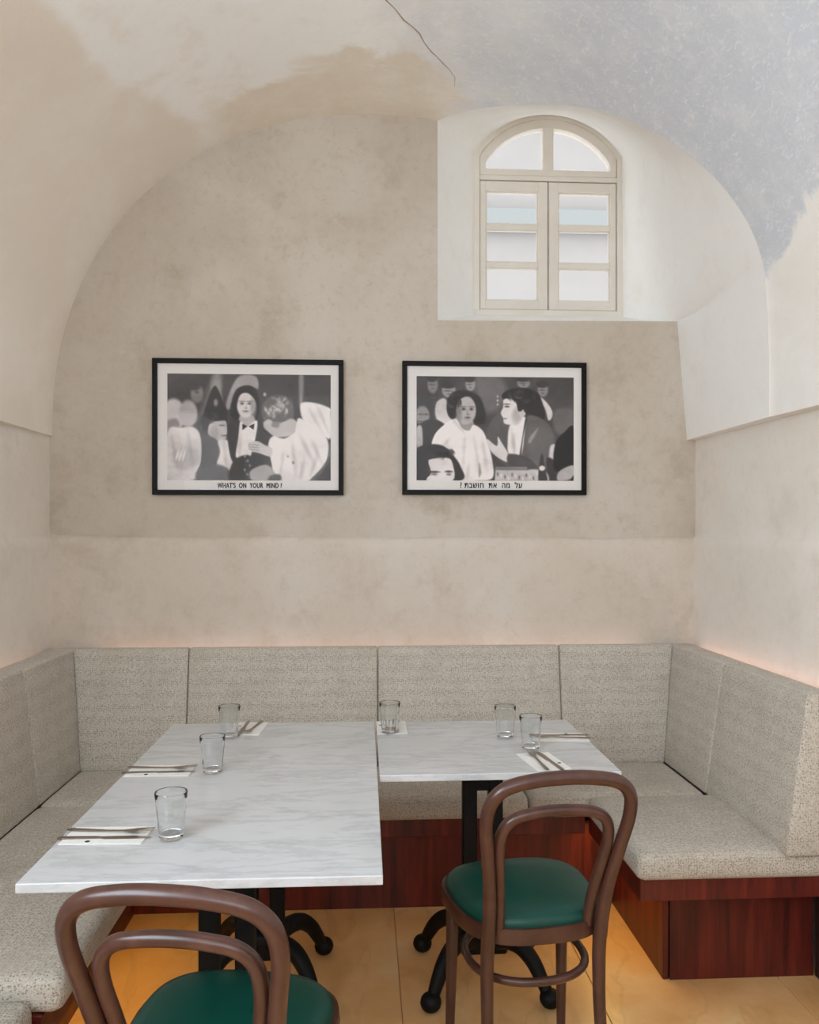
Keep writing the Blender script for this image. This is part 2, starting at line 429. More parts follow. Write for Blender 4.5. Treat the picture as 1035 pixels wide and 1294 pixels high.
# dark skirting on the right beside the bench end
bm = bmesh.new(); box(bm, 1.437, 1.47, YF, 2.538, 0, 0.315, 0.002)
struct(obj('baseboard_right', bm, 'base_dark'))

# window reveal: ruled surface from the splay edge to the window frame
YG = 3.88
WIN_L, WIN_R, WIN_B, WIN_S, WIN_T = 0.527, 1.236, 2.452, 3.215, 3.412
wcx = (WIN_L + WIN_R) / 2; whw = (WIN_R - WIN_L) / 2
sag = WIN_T - WIN_S; Rw = (whw ** 2 + sag ** 2) / (2 * sag); wcz = WIN_T - Rw
def warch(x, off=0.0):
    return wcz + math.sqrt(max(0, (Rw - off) ** 2 - (x - wcx) ** 2))
ne = len(edge)
i_r = min(range(ne), key=lambda i: abs(edge[i].x - 1.162))          # edge point facing the right spring of the window
i_b = min(range(i_r, ne), key=lambda i: abs(edge[i].z - 2.33))      # edge point level with the sill
bm = bmesh.new(); NS = 8; g = []
def curve_row(f, m, w): return [bm.verts.new(p) for p in catmull([f, m, w], 4)]
for i in range(8):                                                   # left jamb
    f = SILL_L.lerp(edge[0], i / 8); w = Vector((WIN_L, YG, WIN_B + (WIN_S - WIN_B) * i / 8)); g.append(curve_row(f, f.lerp(w, .5), w))
for i in range(i_b + 1):                                             # arch and right jamb, hollowed towards the wall
    if i <= i_r:
        x = WIN_L + (WIN_R - WIN_L) * (i / i_r); w = Vector((x, YG, warch(x))); t = 0.0
    else:
        t = (i - i_r) / (i_b - i_r); w = Vector((WIN_R, YG, WIN_S + (WIN_B - WIN_S) * t))
    f = edge[i]; u = max(0.35, (YW - f.y) / (YG - f.y)); m = f.lerp(w, u)
    tt = t if i > i_r else 0.0
    g.append(curve_row(f, m.lerp(SILL_R, tt), w))
for a, b in zip(g, g[1:]):
    for j in range(NS): bm.faces.new((a[j], a[j + 1], b[j + 1], b[j]))
sill_r = g[-1][4]; g2 = [g[-1][:5]]                                  # band below the sill, down to the springing ledge
for i in range(i_b + 1, ne):
    q = SILL_R.lerp(SPR_R, (i - i_b) / (ne - 1 - i_b)); f = edge[i]
    g2.append([bm.verts.new(f.lerp(q, k / 4)) for k in range(5)])
for a, b in zip(g2, g2[1:]):
    for j in range(4): bm.faces.new((a[j], a[j + 1], b[j + 1], b[j]))
lo = [bm.verts.new(v.co + Vector((0.14, 0, 0))) for v in g2[-1]]     # underside of the springing ledge
for i in range(4): bm.faces.new((g2[-1][i], g2[-1][i + 1], lo[i + 1], lo[i]))
bm.faces.new(list(g[0]) + list(reversed(g[-1][4:])))                 # sill
obj('window_reveal', bm, 'reveal', wall_back, smooth=True)

# window
win = struct(empty('window_1', (wcx, YG, WIN_B)), 'cream arched casement window with two sashes and fanlight')
def arch_band(bm, x0, x1, zb, off_o, off_i, y0, y1, mid=None, n=16):
    """solid strip below the window arch between two offsets"""
    top = []; 
    for i in range(n + 1):
        x = x0 + (x1 - x0) * i / n
        top.append((x, warch(x, off_o), warch(x, off_i)))
    vs_ = []
    for x, zo, zi in top:
        vs_.append([bm.verts.new((x, y0, zo)), bm.verts.new((x, y0, zi)), bm.verts.new((x, y1, zi)), bm.verts.new((x, y1, zo))])
    for a, b in zip(vs_, vs_[1:]):
        for j in range(4): bm.faces.new((a[j], b[j], b[(j + 1) % 4], a[(j + 1) % 4]))
    bm.faces.new(vs_[0]); bm.faces.new(list(reversed(vs_[-1])))
fw = 0.022; b_ = 0.003
bm = bmesh.new()    # outer frame
box(bm, WIN_L - .01, WIN_L + fw, YG - .0125, YG + .0595, WIN_B - .01, WIN_S + .02, b_)
box(bm, WIN_R - fw, WIN_R + .01, YG - .0125, YG + .0595, WIN_B - .01, WIN_S + .02, b_)
box(bm, WIN_L, WIN_R, YG - .016, YG + .06, WIN_B - .012, WIN_B + .022, b_)
box(bm, WIN_L + .01, WIN_R - .01, YG - .004, YG + .06, 3.095, 3.118, b_)
arch_band(bm, WIN_L - .004, WIN_R + .004, 0, -0.012, 0.022, YG - .0112, YG + .06)
arch_band(bm, WIN_L - .05, WIN_R + .05, 0, -0.06, 0.02, YG + .0036, YG + .061)
box(bm, WIN_L - .05, WIN_L + .02, YG + .003, YG + .058, WIN_B - .05, WIN_S + .03)
box(bm, WIN_R - .02, WIN_R + .05, YG + .003, YG + .058, WIN_B - .05, WIN_S + .03)
box(bm, WIN_L - .05, WIN_R + .05, YG + .0045, YG + .057, WIN_B - .06, WIN_B + .01)
obj('window_frame', bm, 'frame_paint', win, world=True)
tz0, tz1 = 3.118, 3.15
bm = bmesh.new()    # fanlight sash
box(bm, WIN_L + .024, WIN_R - .024, YG - .0006, YG + .0456, tz0, tz1, b_)
box(bm, wcx - .026, wcx + .026, YG + .001, YG + .044, tz1 - .01, warch(wcx, .035), b_)
arch_band(bm, WIN_L + .024, WIN_R - .024, 0, 0.022, 0.062, YG, YG + .045)
box(bm, WIN_L + .024, WIN_L + .054, YG + .001, YG + .044, tz1 - .01, warch(WIN_L + .054, .04), b_)
box(bm, WIN_R - .054, WIN_R - .024, YG + .001, YG + .044, tz1 - .01, warch(WIN_R - .054, .04), b_)
fan = obj('fanlight', bm, 'frame_paint', win, world=True)
for xa, xb in ((WIN_L + .05, wcx - .022), (wcx + .022, WIN_R - .05)):
    bm = bmesh.new(); n = 10
    pts = [(xa, tz1 - .006), (xb, tz1 - .006)] + [(xb + (xa - xb) * i / n, warch(xb + (xa - xb) * i / n, .055)) for i in range(n + 1)]
    A = [bm.verts.new((x, YG + .020, z)) for x, z in pts]; B = [bm.verts.new((x, YG + .024, z)) for x, z in pts]
    bm.faces.new(A); bm.faces.new(list(reversed(B)))
    for i in range(len(A)): bm.faces.new((A[i], A[(i + 1) % len(A)], B[(i + 1) % len(A)], B[i]))
    obj('pane', bm, 'pane', fan, world=True)
for k_, (xa, xb) in enumerate(((WIN_L + .024, wcx - .003), (wcx + .003, WIN_R - .024))):
    zb, zt = WIN_B + .026, 3.092; st = 0.038; sb = 0.045
    bm = bmesh.new()
    xi0, xi1 = (xa + .030, xb - .046) if k_ == 0 else (xa + .046, xb - .030)
    box(bm, xa, xi0, YG, YG + .045, zb, zt, b_); box(bm, xi1, xb, YG, YG + .045, zb, zt, b_)
    box(bm, xi0 - .004, xi1 + .004, YG + .001, YG + .044, zb, zb + sb, b_); box(bm, xi0 - .004, xi1 + .004, YG + .001, YG + .044, zt - .048, zt, b_)
    sash = obj('sash', bm, 'frame_paint', win, world=True)
    z0, z1 = zb + sb, zt - .048; hh = (z1 - z0 - 2 * .026) / 3
    for j in range(3):
        za = z0 + j * (hh + .026)
        if j:
            bm = bmesh.new(); box(bm, xi0 - .002, xi1 + .002, YG + .004, YG + .04, za - .026, za, b_)
            obj('glazing_bar', bm, 'frame_paint', sash, world=True)
        bm = bmesh.new()   # small inner bead round the pane
        for (a0, a1, c0, c1) in ((xi0, xi0 + .006, za + .006, za + hh - .006), (xi1 - .006, xi1, za + .006, za + hh - .006), (xi0, xi1, za, za + .006), (xi0, xi1, za + hh - .006, za + hh)):
            box(bm, a0, a1, YG + .010, YG + .022, c0, c1)
        obj('glazing_bead', bm, 'frame_paint', sash, world=True)
        bm = bmesh.new(); box(bm, xi0 - .003, xi1 + .003, YG + .022, YG + .026, za - .003, za + hh + .003)
        obj('pane', bm, 'pane', sash, world=True)

# street seen through the window: pale wall across with a pale blue fascia
across = empty('building', (3.5, 9.0, 0))
bm = bmesh.new(); box(bm, -2.5, 9.5, 9.0, 9.6, 0, 7.3); obj('wall', bm, 'outside', across, world=True)
bm = bmesh.new(); box(bm, -2.5, 9.5, 8.86, 9.0, 4.72, 4.95, .01); obj('fascia', bm, 'outside_blue', across, world=True)
bm = bmesh.new(); box(bm, -2.5, 9.5, 8.8, 9.0, 6.2, 6.32, .01); obj('cornice', bm, 'outside', across, world=True)
tag(across, 'pale building across the street seen through the window', 'building')

# ------------------------------------------------------------------ banquette
SEAT_Z, BACK_Z = 0.46, 0.935
def seat_box(x0, x1, y0, y1, z0=0.375, z1=SEAT_Z, r=0.028):
    bm = bmesh.new(); box(bm, x0, x1, y0, y1, z0, z1, r, 4)
    bmesh.ops.subdivide_edges(bm, edges=[e for e in bm.edges if e.calc_length() > 0.12], cuts=5, use_grid_fill=True)
    cxx, cyy = (x0 + x1) / 2, (y0 + y1) / 2
    for v in bm.verts:
        u = 1 - min(1, abs(v.co.x - cxx) / ((x1 - x0) / 2)) ** 4; w = 1 - min(1, abs(v.co.y - cyy) / ((y1 - y0) / 2)) ** 4
        if v.co.z > (z0 + z1) / 2: v.co.z += 0.008 * u * w
    return bm
def back_panel(kind, a, b, at=None, bt=None):
    """kind: side; a..b along the wall; wedge cushions leaning on the wall"""
    bm = bmesh.new(); r = 0.011; at = a if at is None else at; bt = b if bt is None else bt
    if kind == 'back':
        pts = [(a, 3.345, .452), (b, 3.345, .452), (b, 3.475, .452), (a, 3.475, .452), (at, 3.425, BACK_Z), (bt, 3.425, BACK_Z), (bt, 3.475, BACK_Z), (at, 3.475, BACK_Z)]
    elif kind == 'right':
        pts = [(1.25, a, .452), (1.41, a, .452), (1.41, b, .452), (1.25, b, .452), (1.315, a, BACK_Z), (1.41, a, BACK_Z), (1.41, b, BACK_Z), (1.315, b, BACK_Z)]
    else:
        pts = [(-1.29, a, .452), (-1.135, a, .452), (-1.135, b, .452), (-1.29, b, .452), (-1.29, a, BACK_Z), (-1.19, a, BACK_Z), (-1.19, b, BACK_Z), (-1.29, b, BACK_Z)]
    hexa(bm, pts, r, 4)
    bmesh.ops.subdivide_edges(bm, edges=[e for e in bm.edges if e.calc_length() > 0.1], cuts=4, use_grid_fill=True)
    return bm
# back bench
bb = rb = lb = tag(empty('banquette', (0.05, 3.0, 0)), 'U-shaped banquette in grey tweed on a mahogany plinth along three walls', 'bench')
for x0, x1 in ((-1.145, -0.602), (-0.598, 0.598), (0.602, 1.255)):
    obj('seat_cushion', seat_box(x0, x1, 2.935, 3.36), 'fabric', bb, True, True)
for x0, x1, t0, t1 in ((-1.137, -0.723, -1.192, -.723), (-0.721, 0.056, -.721, .056), (0.058, 0.824, .058, .824), (0.826, 1.252, .826, 1.317)):
    obj('backrest_panel', back_panel('back', x0, x1, t0, t1), 'fabric', bb, True, True)
bm = bmesh.new(); box(bm, -0.66, 0.81, 2.965, 3.10, 0.31, 0.378, .002); obj('base_rail', bm, 'mahogany', bb, world=True)
bm = bmesh.new(); box(bm, -0.86, 0.945, 3.085, 3.12, 0, 0.315, .001); obj('plinth', bm, 'mahogany', bb, world=True)
# right bench
obj('seat_cushion', seat_box(0.81, 1.455, 2.385, 2.932), 'fabric', rb, True, True)
obj('backrest_panel', back_panel('right', 2.94, 3.475), 'fabric', rb, True, True)
obj('backrest_panel', back_panel('right', 2.36, 2.938), 'fabric', rb, True, True)
bm = bmesh.new(); box(bm, 0.825, 1.455, 2.41, 2.97, 0.31, 0.378, .002); obj('base_rail', bm, 'mahogany', rb, world=True)
bm = bmesh.new(); box(bm, 0.945, 0.963, 2.545, 3.09, 0, 0.315, .001); obj('plinth_side', bm, 'mahogany', rb, world=True)
bm = bmesh.new(); box(bm, 0.966, 1.433, 2.54, 2.56, 0, 0.315, .001); obj('end_panel', bm, 'mahogany', rb, world=True)
# left bench
obj('seat_cushion', seat_box(-1.145, -0.648, 1.80, 2.932), 'fabric', lb, True, True)
obj('seat_cushion', seat_box(-1.145, -0.70, 0.95, 1.792, 0.345, 0.425), 'fabric', lb, True, True)
obj('backrest_panel', back_panel('left', 2.94, 3.475), 'fabric', lb, True, True)
obj('backrest_panel', back_panel('left', 1.80, 2.938), 'fabric', lb, True, True)
obj('backrest_panel', back_panel('left', 0.95, 1.798), 'fabric', lb, True, True)
bm = bmesh.new(); box(bm, -1.29, -0.69, 0.95, 2.97, 0.30, 0.345, .002); box(bm, -1.29, -0.69, 1.80, 2.97, 0.34, 0.378, .002)
obj('base_rail', bm, 'mahogany', lb, world=True)
bm = bmesh.new(); box(bm, -0.868, -0.85, 0.95, 3.09, 0, 0.305, .001); obj('plinth_side', bm, 'mahogany', lb, world=True)

# ------------------------------------------------------------------ tables
def table_base(root, cx, cy):
    """twin flat bars on a hub with four arched cast legs, local coordinates of the table"""
    for s in (-1, 1):
        bm = bmesh.new(); box(bm, cx + s * .041 - .0225, cx + s * .041 + .0225, cy - .02, cy + .02, 0.10, 0.715, .003)
        obj('column_bar', bm, 'iron', root)
    bm = bmesh.new(); box(bm, cx - .0625, cx + .0625, cy - .018, cy + .018, 0.60, 0.712, .003); obj('bracket', bm, 'iron', root)
    bm = bmesh.new(); box(bm, cx - .16, cx + .16, cy - .16, cy + .16, 0.715, 0.7295, .004); obj('top_plate', bm, 'iron', root)
    bm = bmesh.new(); box(bm, cx - .075, cx + .075, cy - .05, cy + .05, 0.095, 0.175, .012, 2); obj('hub', bm, 'iron', root, True)
    for sx in (-1, 1):
        for sy in (-1, 1):
            bm = bmesh.new()
            pts = [(cx + sx * a, cy + sy * b, z) for a, b, z in ((.03, .03, .135), (.07, .065, .152), (.105, .10, .148), (.135, .13, .118), (.157, .152, .075), (.172, .168, .038))]
            tube(bm, catmull(pts, 5), [.03, .027, .023, .018], 12)
            leg = obj('leg', bm, 'iron', root, True)
            bm = bmesh.new(); ball(bm, (cx + sx * .178, cy + sy * .174, .029), .032, 14, 0.9); obj('foot', bm, 'iron', leg, 2)
def table(x0, x1, y0, y1, bases, label):
    c = ((x0 + x1) / 2, (y0 + y1) / 2)
    t = tag(empty('bistro_table', (c[0], c[1], 0)), label, 'table', 'marble bistro tables')
    bm = bmesh.new(); box(bm, x0 - c[0], x1 - c[0], y0 - c[1], y1 - c[1], 0.7305, 0.75, .0022, 2); obj('tabletop', bm, 'marble', t)
    for bx, by in bases: table_base(t, bx - c[0], by - c[1])
    return t
table(-0.662, 0.037, 1.594, 2.884, ((-.312, 1.90), (-.312, 2.585)), 'long marble topped table on two black cast iron bases')
table(0.0425, 0.718, 2.248, 2.876, ((.375, 2.585),), 'small marble topped table behind the chair, on one black base')

# ------------------------------------------------------------------ bentwood chairs
def superell(a, b, n, N=48):
    out = []
    for i in range(N):
        t = 2 * math.pi * i / N; c, s = math.cos(t), math.sin(t)
        out.append((a * math.copysign(abs(c) ** (2 / n), c), b * math.copysign(abs(s) ** (2 / n), s)))
    return out
def make_chair(name, label, loc, rz):
    t = tag(empty(name, loc, rz), label, 'chair', 'bentwood chairs')
    so = superell(.198, .192, 2.9)
    def sx(x, y): return x * (0.99 + 0.5 * y)          # a little narrower towards the back
    bm = bmesh.new(); rings = []
    for sc, z in ((.90, .43), (1.0, .43), (1.012, .445), (1.0, .468), (.93, .468), (.90, .455)):
        rings.append([bm.verts.new((sx(x * sc, y * sc), y * sc, z)) for x, y in so])
    for a, b in zip(rings, rings[1:] + rings[:1]):
        for j in range(len(so)): k = (j + 1) % len(so); bm.faces.new((a[j], a[k], b[k], b[j]))
    obj('seat_rim', bm, 'bentwood', t, True)
    bm = bmesh.new(); rings = []
    for sc, z in ((.925, .452), (.955, .466), (.95, .480), (.90, .492), (.78, .499), (.5, .503), (.2, .505)):
        rings.append([bm.verts.new((sx(x * sc, y * sc), y * sc, z)) for x, y in so])
    for a, b in zip(rings, rings[1:]):
        for j in range(len(so)): k = (j + 1) % len(so); bm.faces.new((a[j], a[k], b[k], b[j]))
    bm.faces.new(rings[-1]); bm.faces.new(list(reversed(rings[0])))
    obj('seat_pad', bm, 'leather', t, 2)
    # outer back hoop
    half = [(.142, -.172, .43), (.143, -.188, .50), (.150, -.214, .59), (.163, -.244, .68), (.173, -.270, .755), (.166, -.289, .81), (.133, -.301, .845), (.07, -.307, .860)]
    pts = [(-x, y, z) for x, y, z in half] + [(0, -.309, .864)] + list(reversed(half))
    bm = bmesh.new(); tube(bm, catmull(pts, 5), [.0172, .016, .0155, .0165, .0165, .0165, .0155, .016, .0172], 12); obj('back_hoop', bm, 'bentwood', t, True)
    half = [(.112, -.160, .455), (.115, -.178, .52), (.123, -.206, .60), (.133, -.236, .685), (.126, -.252, .735), (.098, -.262, .763), (.05, -.267, .774)]
    pts = [(-x, y, z) for x, y, z in half] + [(0, -.268, .777)] + list(reversed(half))
    bm = bmesh.new(); tube(bm, catmull(pts, 5), .0138, 12); obj('inner_hoop', bm, 'bentwood', t, True)
    for s in (-1, 1):
        bm = bmesh.new(); tube(bm, catmull([(s * .142, -.172, .445), (s * .142, -.165, .36), (s * .143, -.172, .22), (s * .150, -.20, .10), (s * .158, -.235, .0)], 4), [.0172, .0165, .015, .0135, .012], 12)
        obj('leg', bm, 'bentwood', t, True)
        bm = bmesh.new(); tube(bm, catmull([(s * .158, .130, .43), (s * .158, .134, .30), (s * .160, .140, .15), (s * .162, .148, .0)], 4), [.018, .017, .0145, .012], 12)
        obj('leg', bm, 'bentwood', t, True)
    bm = bmesh.new(); ro = superell(.152, .150, 2.3, 40)
    tube(bm, [(x, y - .012, .325) for x, y in ro], .0105, 10, closed=True); obj('leg_ring', bm, 'bentwood', t, True)
    return t
make_chair('bentwood_chair', 'brown bentwood chair with green seat at the small table', (.415, 2.13, 0), math.radians(7))
make_chair('bentwood_chair', 'brown bentwood chair with green seat at the long table, nearest the camera', (-.258, 1.575, 0), math.radians(-9))

# ------------------------------------------------------------------ table settings
def make_tumbler():
    t = empty('tumbler')
    H, rb_, rt = .102, .0255, .0355; seg = 27
    bm = bmesh.new()
    def ring(r, z, fac):
        return [bm.verts.new((r * (1 - fac * (j % 3 == 1) * .5 + 0) * math.cos(2 * math.pi * j / seg), r * (1 - fac * (j % 3 == 1) * .5) * math.sin(2 * math.pi * j / seg), z)) for j in range(seg)]
    R = [ring(rb_ * .8, .0012, 0), ring(rb_, .003, .05)]
    for u in (.15, .35, .55, .72): R.append(ring(rb_ + (rt - rb_) * u, H * u, .07))
    R += [ring(rb_ + (rt - rb_) * .82, H * .82, 0), ring(rt, H - .002, 0), ring(rt - .001, H, 0), ring(rt - .0028, H - .001, 0)]
    for u in (.82, .55, .3, .14): R.append(ring((rb_ + (rt - rb_) * u) - .0032, H * u, 0))
    for a, b in zip(R, R[1:]):
        for j in range(seg): k = (j + 1) % seg; bm.faces.new((a[j], a[k], b[k], b[j]))
    bm.faces.new(list(reversed(R[0]))); bm.faces.new(R[-1])
    obj('glass_body', bm, 'tumbler', t, True)
    return t
def cutlery_mesh(kind):
    bm = bmesh.new()
    if kind == 'knife':
        st = [(-.100, .0045, .0022), (-.095, .0058, .003), (-.02, .0046, .0028), (-.008, .0036, .0022), (.0, .0075, .0012), (.06, .0085, .0011), (.088, .006, .0009), (.100, .001, .0006)]
    else:
        st = [(-.098, .004, .0016), (-.092, .0062, .0018), (-.05, .0046, .0018), (-.005, .0030, .0018), (.03, .0032, .0017), (.046, .0085, .0013), (.058, .0118, .0011), (.066, .012, .0011)]
    rings = []
    lift = (lambda y: 0) if kind == 'knife' else (lambda y: .0025 + .006 * max(0, (y - .0) / .066) ** 2 - .004 * max(0, (y - .03) / .036) * (y > .03) * .5)
    for y, w, h in st:
        z = lift(y); rings.append([bm.verts.new((-w, y, z)), bm.verts.new((w, y, z)), bm.verts.new((w, y, z + h)), bm.verts.new((-w, y, z + h))])
    for a, b in zip(rings, rings[1:]):
        for j in range(4): k = (j + 1) % 4; bm.faces.new((a[j], a[k], b[k], b[j]))
    bm.faces.new(list(reversed(rings[0]))); bm.faces.new(rings[-1])
    if kind == 'fork':
        for i in range(4):
            x = -.0093 + i * .0062; z = lift(.066)
            hexa(bm, [(x - .0013, .064, z), (x + .0013, .064, z), (x + .0009, .100, z + .004), (x - .0009, .100, z + .004),
                      (x - .0013, .064, z + .0012), (x + .0013, .064, z + .0012), (x + .0009, .100, z + .005), (x - .0009, .100, z + .005)])
    return bm
tum = make_tumbler()
TUM = [(-.420, 1.812, 'clear tumbler nearest the camera on the long table'),
       (-.420, 2.300, 'clear tumbler midway along the left edge of the long table'),
       (-.437, 2.690, 'clear tumbler at the far left corner of the long table'),
       (.085, 2.715, 'clear tumbler in front of a napkin where the two tables meet'),
       (.458, 2.640, 'clear tumbler standing at the back of the small table'),
       (.512, 2.495, 'clear tumbler beside the front napkin on the small table')]
for i, (x, y, lab) in enumerate(TUM):
    o = tum if i == 0 else copy_tree(tum)
    o.location = (x, y, .7502); o.rotation_euler = (0, 0, i * .37); tag(o, lab, 'glass', 'tumblers on the tables')
def napkin_mesh():
    bm = bmesh.new()
    for k in range(3):
        s = 1 - .006 * k
        box(bm, -.051 * s, .051 * s, -.089 * s, .089 * s, .0001 + k * .0009, .0009 + k * .0009, .0003)
    return bm
nk = obj('napkin', napkin_mesh(), 'napkin')
bm = bmesh.new()
lathe(bm, [(0, .00295), (.0055, .00295), (.0055, .0031), (0, .0031)], 16, 0.038, -.03); obj('printed_mark', bm, 'ink', nk)
kn = obj('knife', cutlery_mesh('knife'), 'steel', None, True); fk = obj('fork', cutlery_mesh('fork'), 'steel', None, True)
R = math.radians
SET = [(-.562, 1.832, -92, 'at the near left corner of the long table'),
       (-.566, 2.318, -91, 'midway along the left edge of the long table'),
       (-.388, 2.797, 176, 'at the back edge of the long table'),
       (.094, 2.785, 180, 'at the back edge where the two tables meet'),
       (.519, 2.352, 9, 'at the front edge of the small table near the chair'),
       (.632, 2.625, 88, 'at the right edge of the small table')]
for i, (x, y, a, where) in enumerate(SET):
    n_ = nk if i == 0 else copy_tree(nk)
    n_.location = (x, y, .7502); n_.rotation_euler = (0, 0, R(a)); tag(n_, 'folded white napkin ' + where, 'napkin', 'folded napkins')
    ca, sa = math.cos(R(a)), math.sin(R(a))
    for src, nm, dx, da in ((kn, 'knife', .018, 2), (fk, 'fork', -.016, -5)):
        c = src if i == 0 else copy_tree(src)
        c.location = (x + dx * ca, y + dx * sa, .7502 + .0029); c.rotation_euler = (0, 0, R(a + da + random.uniform(-2, 2)))
        tag(c, 'steel %s on the napkin %s' % (nm, where), nm, 'table cutlery')

# ------------------------------------------------------------------ framed photographs
PW, PH = 788, 518
yy, xx = np.mgrid[0:259, 0:393]
GX = xx / 392 * PW; GY = yy / 258 * PH
def p_ell(img, x, y, rx, ry, v, soft=6, rot=0):
    c, s = math.cos(rot), math.sin(rot); dx, dy = GX - x, GY - y
    u, w = (dx * c + dy * s) / rx, (-dx * s + dy * c) / ry
    d = (np.sqrt(u * u + w * w) - 1) * min(rx, ry)
    a = np.clip(0.5 - d / soft, 0, 1); return img * (1 - a) + v * a
def p_poly(img, pts, v, soft=5, curve=True):
    P = [(q.x, q.y) for q in catmull([(a, b, 0) for a, b in pts], 5, True)] if curve else pts
    inside = np.zeros(GX.shape, bool); dist = np.full(GX.shape, 1e9)
    for (x0, y0), (x1, y1) in zip(P, P[1:] + P[:1]):
        cond = ((y0 > GY) != (y1 > GY)); xint = (x1 - x0) * (GY - y0) / ((y1 - y0) if abs(y1 - y0) > 1e-9 else 1e-9) + x0
        inside ^= cond & (GX < xint)
        ex, ey = x1 - x0, y1 - y0; l2 = ex * ex + ey * ey + 1e-9
        t = np.clip(((GX - x0) * ex + (GY - y0) * ey) / l2, 0, 1)
        dist = np.minimum(dist, np.hypot(GX - x0 - t * ex, GY - y0 - t * ey))
    sd = np.where(inside, -dist, dist); a = np.clip(0.5 - sd / soft, 0, 1)
    return img * (1 - a) + v * a
def mottled(seed):
    rng = np.random.default_rng(seed); out = np.zeros(GX.shape)
    for s, w in ((6, .5), (12, .3), (40, .2)):
        g = rng.random((s + 2, s + 2)); u, v = GX / PW * s, GY / PH * s
        i, j = v.astype(int), u.astype(int); fv, fu = v - i, u - j
        out += w * ((g[i, j] * (1 - fu) + g[i, j + 1] * fu) * (1 - fv) + (g[i + 1, j] * (1 - fu) + g[i + 1, j + 1] * fu) * fv)
    return out
def folds(im, lines, v=.62, w=7):
    for (x0, y0, x1, y1) in lines:
        dx, dy = x1 - x0, y1 - y0; l = math.hypot(dx, dy)
        im = p_ell(im, (x0 + x1) / 2, (y0 + y1) / 2, l / 2, w, im * v + (1 - v) * .25, 14, math.atan2(dy, dx))
    return im
def strands(im, x, y, rx, ry, lo, hi, n, seed):
    rng = np.random.default_rng(seed)
    for _ in range(n):
        a, r = rng.random() * 6.28, math.sqrt(rng.random())
        im = p_ell(im, x + rx * r * math.cos(a), y + ry * r * math.sin(a), 5 + 9 * rng.random(), 3, lo + (hi - lo) * rng.random(), 7, a + 1.2)
    return im
def soften(im, n=2):
    for _ in range(n):
        p = np.pad(im, 1, 'edge'); im = (p[:-2, 1:-1] + p[2:, 1:-1] + p[1:-1, :-2] + p[1:-1, 2:] + 2 * p[1:-1, 1:-1]) / 6
    return im
def face(im, x, y, rx, ry, v, turn=0.0, hair=None):
    """small generic face: shading, eyes, brow, nose, mouth"""
    im = p_ell(im, x, y, rx, ry, v, 8)
    im = p_ell(im, x - rx * .1, y + ry * .62, rx * .62, ry * .36, v * .97, 10)
    sd = -1 if turn > 0 else 1
    im = p_ell(im, x + sd * rx * .78, y + ry * .15, rx * .30, ry * .75, v * .74, 16)
    ex = turn * rx * .35
    for q in (-1, 1):
        im = p_ell(im, x + ex + q * rx * .40, y - ry * .08, rx * .24, ry * .10, v * .72, 8)
        im = p_ell(im, x + ex + q * rx * .40, y - ry * .08, rx * .13, ry * .05, .16, 4)
        im = p_ell(im, x + ex + q * rx * .42, y - ry * .25, rx * .24, ry * .03, .30, 5)
    im = p_ell(im, x + ex * 1.3 + sd * rx * .08, y + ry * .12, rx * .06, ry * .16, v * .82, 5)
    im = p_ell(im, x + ex * 1.3, y + ry * .27, rx * .14, ry * .04, v * .60, 5)
    im = p_ell(im, x + ex, y + ry * .52, rx * .26, ry * .055, .30, 5)
    im = p_ell(im, x + ex, y + ry * .64, rx * .2, ry * .03, v * .82, 5)
    return im
